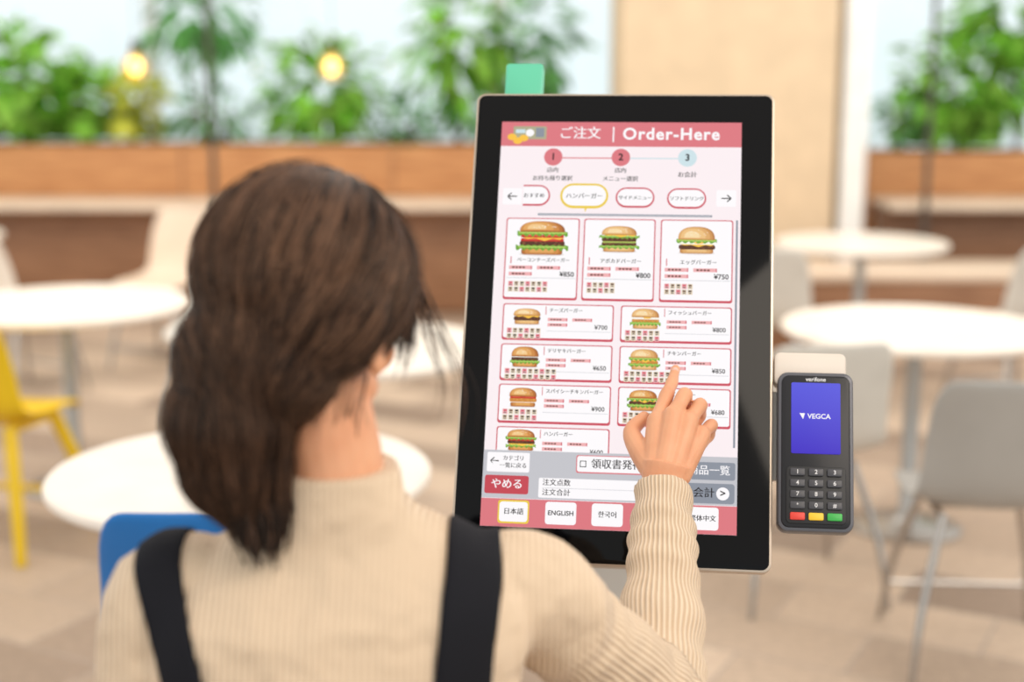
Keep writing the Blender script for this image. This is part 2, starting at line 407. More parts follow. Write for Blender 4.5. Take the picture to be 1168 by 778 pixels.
b = MB(); b.box((0, 0, .52), (.145, .10, 1.02), silver, .012); b.box((0, 0, .012), (.46, .42, .024), silver, .008)
b.box((0, -.03, 1.06), (.13, .10, .20), silver, .01, Matrix.Rotation(-tl, 4, 'X')); b.build('stand', kiosk, Mz)
b = MB(); OX = .007
b.slab(.255+OX, -.062, .094, .045, .008, -.03, -.004, brk, .003); b.box((.215+OX, -.15, -.025), (.05, .12, .012), silver, .003)
b.box((.26+OX, -.16, -.02), (.06, .12, .02), silver, .003); b.build('terminal_bracket', kiosk, K)

W_, H_ = .336, .573
def E(n, c, k=1.0): return mat('ui_'+n, c, 0.35, emit=k)
uw = E('white', (252, 249, 251)); ubg = E('bg', (250, 238, 241)); upk = E('pink', (220, 120, 128)); urd = E('red', (206, 80, 96))
uyl = E('yellow', (236, 205, 70)); ubk = E('ink', (26, 22, 26)); ugr = E('grey', (196, 196, 202)); udg = E('slate', (140, 146, 158))
ulb = E('paleblue', (205, 226, 232)); upat = E('patty', (88, 50, 32)); upat2 = E('patty_hi', (138, 86, 54)); upat3 = E('fried', (206, 136, 58)); upat4 = E('fried_hi', (232, 178, 96))
buns = [E('bun_%d' % i, c) for i, c in enumerate([(158, 92, 42), (186, 114, 54), (208, 140, 72), (226, 166, 94), (242, 202, 142)])]
buns2 = [E('bunb_%d' % i, c) for i, c in enumerate([(186, 126, 70), (208, 150, 88), (224, 172, 108), (238, 194, 132), (248, 220, 170)])]
ulet = E('lettuce', (112, 166, 56)); ulet2 = E('lettuce_hi', (176, 210, 100)); utom = E('tomato', (200, 48, 38)); utom2 = E('tomato_hi', (232, 104, 76)); uche = E('cheese', (250, 196, 70)); uegg = E('egg', (250, 246, 234)); uchip = E('chip', (238, 176, 178)); uav = E('avocado', (176, 196, 92))
ubeige = E('beige', (232, 214, 190)); unote = E('note', (176, 172, 140)); ured2 = E('cancel', (198, 72, 84)); usha = E('plate_shade', (226, 216, 212))
ui = MB()
def LZ(l): return .0004+l*.0001
def S(s, t): return ((s-.5)*W_, (.5-t)*H_)
def rect(s0, s1, t0, t1, m, l, r=.0): 
    x0, y0 = S(s0, t0); x1, y1 = S(s1, t1); w_, h_ = x1-x0, y0-y1
    pts = rr_pts((x0+x1)/2, (y0+y1)/2, w_, h_, r) if r > 0 else [(x1, y0), (x0, y0), (x0, y1), (x1, y1)]
    ui.add([(x, y, LZ(l)) for x, y in pts], [tuple(range(len(pts)))], m)
def poly(pts, m, l): ui.add([(x, y, LZ(l)) for x, y in pts], [tuple(range(len(pts)))], m)
def disc(x, y, rx, ry, m, l, a0=0, a1=360, n=28): poly([(x+rx*math.cos(R(a0+(a1-a0)*i/n)), y+ry*math.sin(R(a0+(a1-a0)*i/n))) for i in range(n if a1-a0 == 360 else n+1)], m, l)
texts = []
def txt(body, s, t, ws, m=None, l=6, bold=0.0, align='CENTER', sp=1.0):
    cu = bpy.data.curves.new('label_text', 'FONT'); cu.body = body; cu.size = .01; cu.align_x = align; cu.align_y = 'CENTER'
    if any(ord(ch) > 0x2E80 for ch in body): bold = 0.0
    cu.offset = bold*.0001; cu.resolution_u = 3; cu.space_character = sp
    cu.materials.append(m or ubk)
    o = bpy.data.objects.new('label_text', cu); sc.collection.objects.link(o)
    x, y = S(s, t); texts.append((o, ws*W_, x, y, LZ(l)))
    attach(o, kiosk)
def btxt(body, s, t, ws, m=None, l=6, d=.0003):
    # heavier weight for CJK labels: second printed pass nudged sideways
    txt(body, s, t, ws, m, l); txt(body, s+d/W_, t, ws, m, l+.2)
rect(0, 1, 0, 1, ubg, 0)
rect(0, 1, 0, .064, upk, 1)
btxt('ご注文', .33, .031, .165, uw, d=.0006); rect(.468, .474, .012, .052, uw, 2); txt('Order-Here', .71, .032, .40, uw, bold=2.6, sp=1.12)
rect(.05, .19, .012, .046, unote, 2, .001); disc(*S(.12, .029), .006, .0055, uw, 3); rect(.145, .18, .016, .040, udg, 3); rect(.06, .10, .02, .030, ulb, 3)
for s_, t_ in ((.045, .04), (.07, .05), (.095, .043)): disc(*S(s_, t_), .0065, .005, uche, 4)
rect(.223, .505, .0925, .0955, upk, 1); rect(.505, .78, .0925, .0955, ulb, 1)
for s_, m_, c_ in ((.223, '1', upk), (.505, '2', upk), (.78, '3', ulb)):
    disc(*S(s_, .092), .0130, .0130, c_, 2); txt(m_, s_, .092, -.0105/W_, bold=2.5)
btxt('店内', .223, .1265, .046); btxt('お持ち帰り選択', .223, .148, .165)
btxt('店内', .505, .1265, .046); btxt('メニュー選択', .505, .148, .145); btxt('お会計', .78, .136, .075)
def pill(s, w_, t, h_, m, bw=.0022):
    rect(s-w_/2, s+w_/2, t-h_/2, t+h_/2, m, 2, .02); d = bw/W_; e = bw/H_
    rect(s-w_/2+d, s+w_/2-d, t-h_/2+e, t+h_/2-e*1.3, uw, 3, .02)
pill(.135, .165, .192, .054, urd); btxt('おすすめ', .15, .193, .085)
rect(.0, .105, .165, .225, ubg, 4)
pill(.359, .20, .192, .064, uyl, .003); poly([S(.36, .219), S(.375, .219), S(.365, .234)][::-1], uyl, 4); btxt('ハンバーガー', .359, .193, .150)
pill(.569, .16, .195, .052, urd); btxt('サイドメニュー', .569, .196, .135)
pill(.78, .16, .196, .052, urd); btxt('ソフトドリンク', .78, .197, .135)
for s_, d_ in ((.06, -1), (.941, 1)):
    t_ = .195
    rect(s_-.04, s_+.04, t_-.021, t_+.021, uw, 5, .002)
    x, y = S(s_, t_); a = .0066
    poly([(x-a, y-.0008), (x+a, y-.0008), (x+a, y+.0008), (x-a, y+.0008)], ubk, 6)
    for q in (1, -1):
        tip = (x+d_*a, y); e_ = (x+d_*a*.2, y+q*a*.75)
        v = Vector((e_[0]-tip[0], e_[1]-tip[1])).normalized(); nn = Vector((-v.y, v.x))*.0008
        poly([(tip[0]+nn.x, tip[1]+nn.y), (e_[0]+nn.x, e_[1]+nn.y), (e_[0]-nn.x, e_[1]-nn.y), (tip[0]-nn.x, tip[1]-nn.y)], ubk, 7)
rect(.17, .885, .2375, .2430, udg, 1); rect(.175, .88, .2395, .2415, ugr, 2)
rect(.982, .990, .25, .80, udg, 1)
def burger(x, y, w_, stack, l=4, bn=None, dome=.62):
    bn = bn or buns; h = w_*.5; J = random.uniform
    hs = {'P': .20, 'F': .19, 'L': .13, 'T': .10, 'C': .06, 'E': .11, 'A': .10, 'O': .05}
    tot = .26+sum(hs[c] for c in stack)+dome; k = 1.45/max(tot, 1.2)*h; yb = y-tot*k/2
    def wave(yc, th, m, ll, kk, ww, ph):
        top = [(x-w_*.5*ww+w_*ww*i/36, yc+th*.5+th*.16*math.sin(ph+i*kk/36*6.28)) for i in range(37)]
        bot = [(x-w_*.5*ww+w_*ww*i/36, yc-th*.55+th*.38*math.sin(ph+i*kk/36*6.28+1)*(1 if i % 2 else .6)) for i in range(37)]
        poly(top[::-1]+bot, m, ll)
    disc(x, yb+.02*h, w_*.46, h*.08, usha, l-.4)
    for i, f in enumerate((1, .94, .82, .6)): poly(rr_pts(x, yb+.13*k+.012*h*i, w_*.84*f, .26*k*f, .11*k*f), bn[i], l+i*.2)
    c_ = yb+.24*k; ll = l+.9
    for ch in stack:
        t = hs[ch]*k; yc = c_+t/2
        if ch == 'P' or ch == 'F':
            a_, b_ = (upat, upat2) if ch == 'P' else (upat3, upat4)
            poly(rr_pts(x+J(-.01, .01)*w_, yc, w_*.92, t*1.25, t*.55), a_, ll)
            for q in range(14): disc(x+J(-.42, .42)*w_, yc+J(-.35, .4)*t, w_*J(.012, .035), t*J(.08, .16), b_, ll+.1, n=7)
        elif ch == 'L':
            wave(yc, t*1.3, ulet, ll+.3, J(6, 9), J(1.0, 1.08), J(0, 6)); wave(yc+t*.15, t*.5, ulet2, ll+.4, J(9, 13), .97, J(0, 6))
        elif ch == 'T':
            for q in (-1, 1): poly(rr_pts(x+q*w_*.22, yc, w_*.44, t*1.3, t*.5), utom, ll+.2); poly(rr_pts(x+q*w_*.22, yc+t*.2, w_*.3, t*.35, t*.15), utom2, ll+.25)
        elif ch == 'C':
            poly([(x-w_*.45, yc+t*.6), (x-w_*.3, yc-t*.8), (x-w_*.14, yc-t*.2), (x+w_*.05, yc-t*2.2), (x+w_*.22, yc-t*.2), (x+w_*.36, yc-t*1.2), (x+w_*.46, yc+t*.6)], uche, ll+.3)
        elif ch == 'E':
            poly(rr_pts(x, yc, w_*.95, t*1.3, t*.6), uegg, ll+.2); disc(x+w_*.06, yc+t*.2, w_*.13, t*.55, uche, ll+.35)
        elif ch == 'A': poly(rr_pts(x, yc, w_*.9, t*1.4, t*.6), uav, ll+.2)
        elif ch == 'O': poly(rr_pts(x, yc, w_*.86, t*1.2, t*.5), uegg, ll+.2)
        c_ += t; ll += .25
    ll = max(ll+.3, l+2.4)
    for i, (f, g) in enumerate(((1, 1), (.95, .95), (.86, .86), (.68, .72), (.42, .48))):
        pts = [(x-w_*.03*i+w_*.46*f*math.copysign(abs(math.cos(R(a)))**.8, math.cos(R(a))), c_-.01*k+.03*k*i+dome*k*g*max(0, math.sin(R(a)))**.8) for a in range(0, 181, 9)]
        poly(pts, bn[i], ll+.18*i)
    for q in range(12):
        a = J(.3, 2.8); qq = J(.2, .85)
        disc(x+w_*.42*qq*math.cos(a), c_+dome*k*(.25+.62*qq*math.sin(a)), w_*.013, w_*.008, uegg, ll+1.0, n=6)
def card(s0, s1, t0, t1):
    d, e = .0016/W_, .0014/H_
    rect(s0, s1, t0, t1, urd, 1, .0035); rect(s0+d, s1-d, t0+e, t1-e*2.4, uw, 2, .003)
def icons(s0, t0, n, two=True):
    for i in range(n):
        for j in range(2 if two else 1):
            a = s0+i*.0235; c = t0+j*.014
            rect(a, a+.020, c, c+.0125, ubeige if (i+j) % 3 else uchip, 3); rect(a+.004, a+.016, c+.002, c+.006, (urd, upat, ubk)[(i+j) % 3], 4); rect(a+.005, a+.015, c+.008, c+.010, ubk, 4)
def chip(s0, s1, t0, t1):
    rect(s0, s1, t0, t1, uchip, 3); n = 4
    for i in range(n):
        a = s0+(s1-s0)*(.14+.15*i); rect(a, a+(s1-s0)*.10, t0+.0025, t1-.0025, upat, 4)
    rect(s1-.004, s1, t0, t1, urd, 4)
cols = [(.0413, .3455), (.3635, .6567), (.678, .971)]
nm = ['ベーコンチーズバーガー', 'アボカドバーガー', 'エッグバーガー']; pr = ['¥850', '¥800', '¥750']
big = [('LPTCTL', buns, .45, .068), ('LPAPLC', buns2, .55, .052), ('PCEL', buns2, .72, .054)]
for i, (a, c) in enumerate(cols):
    card(a, c, .250, .456)
    burger(*S((a+c)/2, .300), big[i][3], big[i][0], bn=big[i][1], dome=big[i][2])
    rect(a+.025, a+.029, .348, .366, urd, 3)
    btxt(nm[i], (a+c)/2+.008, .357, (.215, .165, .145)[i]); txt(pr[i], c-.045, .392, .06, bold=2)
    for k in range(2): chip(a+.02+k*.115, a+.115+k*.115, .371, .380)
    chip(a+.02, a+.115, .387, .396)
    rect(a+.01, c-.01, .401, .4022, ugr, 3)
    icons(a+.02, .410, 7 if i == 0 else 5)
rows = [(.466, .556), (.565, .655), (.663, .757), (.765, .858)]
nl = ['チーズバーガー', 'テリヤキバーガー', 'スパイシーチキンバーガー', 'ハンバーガー']; nr = ['フィッシュバーガー', 'チキンバーガー', 'エビバーガー']
pl = ['¥700', '¥650', '¥900', '¥600']; prr = ['¥800', '¥850', '¥680']
sl_ = [('PC', buns2, .42), ('LPO', buns, .6), ('OFT', buns, .5), ('LCPTL', buns, .5)]; sr_ = [('LFE', buns2, .5), ('LFCL', buns2, .55), ('LPCL', buns, .5)]
for i, (t0, t1) in enumerate(rows):
    for side in range(2):
        if side and i == 3: continue
        a, c = ((.046, .498), (.526, .971))[side]
        card(a, c, t0, t1)
        q = (sl_, sr_)[side][i]
        burger(*S(a+.10, t0+.031), .040, q[0], bn=q[1], dome=q[2])
        rect(a+.175, a+.178, t0+.006, t0+.026, urd, 3)
        s_ = (nl, nr)[side][i]
        btxt(s_, a+.19+len(s_)*.0096, t0+.016, len(s_)*.019); txt((pl, prr)[side][i], c-.05, t0+.056, .053, bold=1.5)
        for k in range(2): chip(a+.185+k*.1, a+.265+k*.1, t0+.034, t0+.042)
        chip(a+.185, a+.265, t0+.047, t0+.055)
        icons(a+.02, t0+.060, 9 if i % 2 else 6)
        rect(a+.18, c-.01, t0+.066, t0+.067, ugr, 3)
rect(0, 1, .822, .934, ugr, 9); rect(0, 1, .935, 1, upk, 9)
rect(.015, .185, .827, .873, uw, 10, .002); txt('←', .045, .848, .035, l=14, bold=.5); btxt('カテゴリ', .12, .841, .08, l=14); btxt('一覧に戻る', .12, .858, .105, l=14)
rect(.37, .70, .828, .870, upk, 10, .003); rect(.374, .70, .830, .867, uw, 11, .003); rect(.385, .41, .841, .856, ubk, 12); rect(.388, .407, .8428, .8542, uw, 13)
btxt('領収書発行', .53, .849, .20, l=14, d=.0004)
rect(.82, .992, .835, .876, udg, 10, .003); btxt('商品一覧', .89, .855, .16, uw, l=14, d=.0004)
rect(.01, .185, .881, .924, ured2, 10, .003); btxt('やめる', .098, .902, .12, uw, l=14, d=.0005)
rect(.225, .78, .884, .930, uw, 10, .002); btxt('注文点数', .295, .895, .11, l=14); btxt('注文合計', .295, .918, .11, l=14); rect(.24, .76, .9065, .9075, ugr, 12)
rect(.70, .99, .884, .930, udg, 11, .004); btxt('お会計', .85, .907, .12, ubk, l=14, d=.0005); disc(*S(.945, .907), .0085, .0085, uw, 12); txt('>', .945, .907, .02, l=14, bold=2)
for k, (s_, tx, wd) in enumerate(((.13, '日本語', .075), (.317, 'ENGLISH', .10), (.4995, '한국어', .07), (.687, '簡体中文', .10), (.869, '繁体中文', .10))):
    if k == 0: rect(s_-.062, s_+.062, .938, .992, uyl, 10, .004)
    d = .005 if k == 0 else 0
    rect(s_-.061+d, s_+.061-d, .939+d*.6, .991-d*.6, uw, 11, .004)
    if k == 1: txt(tx, s_, .965, wd, l=14, bold=2)
    else: btxt(tx, s_, .965, wd, l=14, d=.0004)
ui.build('menu_screen', kiosk, K, smooth=False)

# card terminal
tblk = mat('terminal_black', (30, 30, 34), 0.35, spec=.3); tgry = mat('terminal_rim', (92, 92, 98), 0.35, 0.4); tkey = mat('key_grey', (60, 60, 66), 0.4)
tscr = bpy.data.materials.new('terminal_screen'); tscr.use_nodes = True; nt = tscr.node_tree; bb = nt.nodes['Principled BSDF']
tc = N(nt, 'ShaderNodeTexCoord'); sp = N(nt, 'ShaderNodeSeparateXYZ'); rp = N(nt, 'ShaderNodeValToRGB')
nt.links.new(tc.outputs['Generated'], sp.inputs[0]); nt.links.new(sp.outputs['Y'], rp.inputs['Fac']); nt.links.new(rp.outputs['Color'], bb.inputs['Emission Color'])
rp.color_ramp.elements[0].color = (*lin((66, 46, 196)), 1); rp.color_ramp.elements[1].color = (*lin((88, 88, 222)), 1)
bb.inputs['Base Color'].default_value = (0.01, .01, .01, 1); bb.inputs['Emission Strength'].default_value = 1.0; bb.inputs['Specular IOR Level'].default_value = .15
TX, TY = .2605+OX, -.175
b = MB(); b.slab(TX, TY, .097, .210, .013, -.012, .014, tgry, .004); b.slab(TX, TY, .088, .200, .010, .012, .0165, tblk, .002)
b.slab(TX, TY-.058, .076, .074, .006, .0165, .018, mat('keypad_plate', (24, 24, 27), .5), .001); b.build('terminal_body', kiosk, K)
b = MB(); b.slab(TX, TY+.043, .063, .094, .002, .0160, .0172, tscr, .0003); b.build('terminal_display', kiosk, K)
b = MB()
for r_ in range(5):
    for c_ in range(3):
        m_ = tkey if r_ < 4 else (mat('key_red', (214, 58, 44), .4), mat('key_yellow', (232, 190, 40), .4), mat('key_green', (52, 168, 70), .4))[c_]
        b.slab(TX+(c_-1)*.0235, TY-.0285-r_*.0143, .019, .0098, .002, .018, .0205, m_, .001)
b.build('terminal_keys', kiosk, K)
def ktxt(body, x, y, z, wd, m, bold=1):
    txt(body, 0, 0, 0, m, bold=bold); o = texts.pop()[0]; texts.append((o, wd, x, y, z))
lbl = mat('print_white', (225, 225, 228), .5)
ktxt('verifone', TX, TY+.0945, .0168, .026, lbl, 1.0); ktxt('VEGCA', TX+.004, TY+.045, .0176, .03, uw, 2)
b = MB(); b.add([(TX-.021, TY+.049, .0176), (TX-.014, TY+.049, .0176), (TX-.0165, TY+.041, .0176)], [(2, 1, 0)], uw); b.build('terminal_logo', kiosk, K, smooth=False)
for i, ch in enumerate('123456789*0#'): ktxt(ch, TX+(i % 3-1)*.0235, TY-.0285-(i//3)*.0143, .0208, -.0055 if ch != '*' else -.003, lbl, 1)
bpy.context.view_layer.update()
for o, wd, x, y, z in texts:
    k = wd/max(o.dimensions.x, 1e-5) if wd > 0 else -wd/max(o.dimensions.y, 1e-5)
    o.matrix_basis = K @ Matrix.Translation((x, y, z)) @ Matrix.Diagonal((k, k, 1, 1))

# ------------------------------------------------------------------ woman
woman = empty('woman', (-.17, 1.26, 0))
def skinmat():
    m = bpy.data.materials.new('skin'); m.use_nodes = True; nt = m.node_tree; b = nt.nodes['Principled BSDF']; L = nt.links
    tc = N(nt, 'ShaderNodeTexCoord'); no = N(nt, 'ShaderNodeTexNoise'); no.inputs['Scale'].default_value = 25
    rp = N(nt, 'ShaderNodeValToRGB'); rp.color_ramp.elements[0].color = (*lin((212, 144, 106)), 1); rp.color_ramp.elements[1].color = (*lin((230, 174, 136)), 1)
    L.new(tc.outputs['Object'], no.inputs['Vector']); L.new(no.outputs['Fac'], rp.inputs['Fac']); L.new(rp.outputs['Color'], b.inputs['Base Color'])
    b.inputs['Roughness'].default_value = 0.5; b.inputs['Subsurface Weight'].default_value = 0.12; b.inputs['Subsurface Radius'].default_value = (.02, .008, .004)
    b.inputs['Subsurface Scale'].default_value = .25
    n2 = N(nt, 'ShaderNodeTexVoronoi'); n2.inputs['Scale'].default_value = 420; L.new(tc.outputs['Object'], n2.inputs['Vector'])
    bp = N(nt, 'ShaderNodeBump'); bp.inputs['Strength'].default_value = .15; bp.inputs['Distance'].default_value = .0006
    L.new(n2.outputs['Distance'], bp.inputs['Height']); L.new(bp.outputs['Normal'], b.inputs['Normal'])
    return m
skin = skinmat()
TIP = Vector((.0845, -.0695, .0085))
def HP(x, y, z):
    d = Vector((x-.0745, y+.072, z-.0085))*1.05
    return K @ (TIP+d)
wrist = K @ Vector((.0725, -.245, .082))
elbow = Vector((.170, 1.512, .900)); shR = Vector((.012, 1.320, 1.098)); shL = Vector((-.318, 1.245, 1.122))
elbL = Vector((-.352, 1.20, .87)); wrL = Vector((-.29, 1.40, .79))
b = MB()
fing = {
 'index': [(.053, -.150, .060), (.0645, -.113, .043), (.0705, -.093, .025), (.0745, -.072, .0085)],
 'middle': [(.073, -.143, .068), (.087, -.113, .050), (.089, -.120, .026), (.085, -.138, .022)],
 'ring': [(.092, -.149, .062), (.106, -.124, .043), (.106, -.134, .022), (.099, -.150, .024)],
 'little': [(.107, -.163, .050), (.1205, -.147, .033), (.118, -.158, .016), (.110, -.170, .022)]}
frad = {'index': [.0112, .0096, .0083, .0064], 'middle': [.0116, .0100, .0086, .0075], 'ring': [.0112, .0096, .0083, .0073], 'little': [.0100, .0085, .0074, .0065]}
root = {'index': (.052, -.215, .074), 'middle': (.062, -.218, .079), 'ring': (.073, -.218, .077), 'little': (.082, -.216, .070)}
for k in fing:
    P = [HP(*p) for p in fing[k]]; rr = frad[k]
    pts = []; rad = []
    for i in range(3):
        pts += [P[i], (P[i]+P[i+1])/2]; rad += [rr[i]*1.03, (rr[i]+rr[i+1])/2*.91]
    pts.append(P[3]); rad.append(rr[3])
    b.limb(pts, rad, skin, n=16, sub=3)
    b.limb([HP(*root[k]), P[0]], [.0160, .0132], skin, n=14, sub=1)
b.limb([HP(.052, -.212, .070), HP(.034, -.186, .056), HP(.0225, -.160, .042), HP(.037, -.140, .030)], [.0175, .0150, .0115, .0088], skin, n=14, sub=4)
b.ell(HP(.050, -.185, .056), (.019, .019, .019), skin)
b.ell(HP(.080, -.188, .056), (.025, .025, .021), skin)
fa = (elbow-wrist)
b.tube([HP(.067, -.205, .074), wrist, wrist+fa*.3, wrist+fa*.6, wrist+fa*.95], [.031, .026, .028, .034, .036], skin, n=20, sub=4, flat=((nk.x, nk.y, nk.z), .78))
hand = b.build('right_arm_and_hand', woman); remesh(hand, .0016, 3, .5)
nail = mat('fingernail', (246, 204, 190), 0.2)
b = MB()
rotn = (K.to_3x3() @ Matrix.Rotation(R(35), 3, 'X').to_3x3()).to_4x4()
b.ell(HP(.0742, -.0765, .0162), (.0046, .0060, .0012), nail, rotn, 14, 8); b.build('index_fingernail', woman)
b = MB(); dl = (wrL-elbL).normalized(); sl = dl.cross(Vector((0, 0, 1))).normalized(); ul = sl.cross(dl)
b.limb([wrL-dl*.2, wrL-dl*.1, wrL], [.034, .032, .025], skin, n=18)
for i in range(4):
    o_ = sl*(-.028+i*.019); ln_ = (.07, .078, .073, .058)[i]; a = wrL+dl*.085+o_
    b.limb([wrL+dl*.01+o_*.6, a], [.014, .012], skin, sub=1)
    b.limb([a, a+dl*ln_*.45-ul*.006, a+dl*ln_*.75-ul*.022, a+dl*ln_*.85-ul*.045], [.0102, .009, .008, .0065], skin, sub=3)
b.limb([wrL+dl*.02+sl*.024, wrL+dl*.055+sl*.05-ul*.01, wrL+dl*.085+sl*.055-ul*.03], [.015, .012, .009], skin, sub=4)
remesh(b.build('left_hand', woman), .0025, 4)

# head
HM = Matrix.Translation((-.183, 1.287, 1.385)) @ Matrix.Rotation(R(-26), 4, 'Z') @ Matrix.Rotation(R(-16), 4, 'X')
b = MB(); b.M = HM
b.ell((0, -.012, .028), (.072, .09, .08), skin); b.ell((0, .028, -.040), (.055, .055, .062), skin); b.ell((0, .062, -.086), (.022, .02, .018), skin)
b.ell((0, .05, .03), (.058, .035, .05), skin)
for sx in (-1, 1):
    b.ell((sx*.034, .058, -.03), (.022, .02, .022), skin); b.ell((sx*.078, -.008, -.020), (.007, .017, .031), skin, Matrix.Rotation(R(sx*22), 4, 'Z')); b.ell((sx*.076, 0, -.046), (.007, .009, .010), skin)
    b.ell((sx*.045, .01, -.065), (.018, .04, .02), skin)
b.tube([(0, .082, .012), (0, .094, -.008), (0, .102, -.024)], [.006, .008, .011], skin, sub=3); b.ell((0, .099, -.024), (.015, .010, .009), skin)
b.ell((0, .079, -.05), (.024, .014, .016), skin)
b.M = Matrix()
hb = HM @ Vector((0, -.02, -.03))
b.tube([hb, (-.167, 1.262, 1.26), (-.163, 1.26, 1.20), (-.160, 1.27, 1.14)], [.052, .047, .048, .045], skin, n=20)
remesh(b.build('head_and_neck', woman), .003, 4)
eyew = mat('eye_white', (240, 238, 235), .2); iris = mat('iris_brown', (50, 30, 22), .15); lip = mat('lips', (196, 100, 96), .4); brow = mat('eyebrow', (58, 42, 36), .8)
b = MB(); b.M = HM
for sx in (-1, 1):
    b.ell((sx*.029, .075, .004), (.0125, .0115, .0105), eyew, seg=16, rings=10); b.ell((sx*.029, .0848, .003), (.0052, .003, .0052), iris, seg=12, rings=8)
    b.tube([(sx*.015, .086, .022), (sx*.03, .0845, .027), (sx*.045, .074, .023)], [.002, .0028, .0012], brow, n=6, sub=3)
b.ell((0, .0925, -.047), (.019, .004, .0035), lip, seg=14, rings=8); b.ell((0, .0915, -.054), (.016, .004, .0042), lip, seg=14, rings=8)
b.build('face_features', woman)

# hair: pulled back loosely into a low tail at the left nape
def hairmat(n_, c1, c2):
    m = bpy.data.materials.new(n_); m.use_nodes = True; nt = m.node_tree; b = nt.nodes['Principled BSDF']; L = nt.links
    tc = N(nt, 'ShaderNodeTexCoord'); no = N(nt, 'ShaderNodeTexNoise'); no.inputs['Scale'].default_value = 9; no.inputs['Detail'].default_value = 2
    rp = N(nt, 'ShaderNodeValToRGB'); rp.color_ramp.elements[0].position = .3; rp.color_ramp.elements[1].position = .75
    rp.color_ramp.elements[0].color = (*lin(c1), 1); rp.color_ramp.elements[1].color = (*lin(c2), 1)
    L.new(tc.outputs['Object'], no.inputs['Vector']); L.new(no.outputs['Fac'], rp.inputs['Fac']); L.new(rp.outputs['Color'], b.inputs['Base Color'])
    b.inputs['Roughness'].default_value = 0.34; b.inputs['Specular IOR Level'].default_value = .45
    b.inputs['Specular Tint'].default_value = (*lin((236, 208, 186)), 1)
    return m
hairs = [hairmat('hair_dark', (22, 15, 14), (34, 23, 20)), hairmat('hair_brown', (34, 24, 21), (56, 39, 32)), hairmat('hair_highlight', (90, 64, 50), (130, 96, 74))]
b = MB(); b.M = HM; hair = hairs[0]
b.ell((.0, -.016, .030), (.097, .107, .095), hair); b.ell((.012, -.040, .0), (.084, .070, .074), hair)
b.ell((-.080, .0, -.01), (.022, .055, .07), hair)
b.M = Matrix()
b.ell((-.222, 1.222, 1.350), (.072, .052, .065), hair)
b.ell((-.236, 1.212, 1.330), (.055, .042, .050), hair)
b.ell((-.247, 1.207, 1.296), (.055, .044, .056), hair); b.ell((-.244, 1.210, 1.260), (.048, .042, .050), hair); b.ell((-.232, 1.214, 1.230), (.036, .034, .034), hair)
hb_ = b.build('hair', woman); remesh(hb_, .004, 10)
bm = bmesh.new(); bm.from_mesh(hb_.data); HI = HM.inverted()
kill = [v for v in bm.verts if (HI @ v.co).y > .042 and (HI @ v.co).z < .062 and abs((HI @ v.co).x) < .085 and (HI@v.co).x > -.065]
bvh = BVHTree.FromBMesh(bm)
bmesh.ops.delete(bm, geom=kill, context='VERTS'); bm.to_mesh(hb_.data); bm.free()
TG = Vector((-.234, 1.185, 1.335))
cus = []
for i in range(3):
    cu = bpy.data.curves.new('hair_strands', 'CURVE'); cu.dimensions = '3D'; cu.bevel_depth = 1.0; cu.bevel_resolution = 0
    cu.materials.append(hairs[i]); cus.append(cu)
def spl(pts, r0, k=None):
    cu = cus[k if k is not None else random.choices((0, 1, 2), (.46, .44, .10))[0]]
    s = cu.splines.new('POLY'); s.points.add(len(pts)-1)
    for i, p in enumerate(pts):
        s.points[i].co = (*p, 1); t = i/(len(pts)-1); s.points[i].radius = r0*(min(1, t*6+.2)*min(1, (1-t)*4+.1))
crown = HM @ Vector((.012, .02, .122))
for i in range(5200):
    th = random.uniform(0, 6.283); ph = random.random()**.8*1.95
    d = Vector((math.sin(ph)*math.cos(th), math.sin(ph)*math.sin(th), math.cos(ph)))
    p = HM @ Vector((d.x*.097, d.y*.107-.018, d.z*.095+.028))
    l = HI @ p
    if l.y > .045 and l.z < .06: continue
    sprd = random.gauss(0, 1); target = TG+Vector((sprd*.020, random.gauss(0, .006), random.gauss(0, .010)))
    fly = random.random() < .05
    pts = []; off = random.uniform(.0, .0034)+(random.uniform(.002, .006) if fly else 0); ns = random.randint(14, 70); passed = False; sway = random.uniform(-.15, .15); wv = random.uniform(0, 6.28); am = random.uniform(0, .0012)
    for k in range(ns):
        loc, nor, ix, ds = bvh.find_nearest(p)
        if loc is None: break
        pts.append(loc+nor*(off+am*math.sin(k*.3+wv)))
        if (loc-target).length < .03 or loc.z < TG.z-.01: passed = True
        if not passed:
            aw = (loc-crown); dw = min(1, aw.length/.15)
            dr = aw.normalized()*(1-dw)+(target-loc).normalized()*dw**1.2+Vector((0, 0, -.36))*(1-dw*.3)
            nr = max(0, 1-(loc-target).length/.09); dr = dr*(1-nr*.8)+Vector((sprd*.1, 0, -1))*nr*.8
        else:
            dr = Vector((sway+.35*max(0, (1.275-loc.z)*9)*(1 if loc.x < -.24 else .3), 0, -1))
        dr -= nor*dr.dot(nor)
        if dr.length < .08 or loc.z < 1.204: break
        p = loc+dr.normalized()*.0075
    kk = None
    if l.z > .055 and random.random() < .42: kk = 2  # more light-coloured strands near the crown, a sheen painted into the hair colour
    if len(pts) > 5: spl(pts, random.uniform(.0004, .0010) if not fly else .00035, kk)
for i in range(600):
    a = random.uniform(0, 6.283); p = Vector((-.243+.05*math.cos(a), 1.208+.04*math.sin(a), 1.31+random.uniform(-.02, .03)))
    pts = []; off = random.uniform(0, .0034); sway = random.uniform(-.15, .15)
    for k in range(random.randint(8, 20)):
        loc, nor, ix, ds = bvh.find_nearest(p); pts.append(loc+nor*off)
        dr = Vector((sway+.3*max(0, (1.275-loc.z)*9)*(1 if loc.x < -.24 else .3), 0, -1)); dr -= nor*dr.dot(nor)
        if dr.length < .08 or loc.z < 1.204: break
        p = loc+dr.normalized()*.0075
    if len(pts) > 4: spl(pts, random.uniform(.0004, .0010))
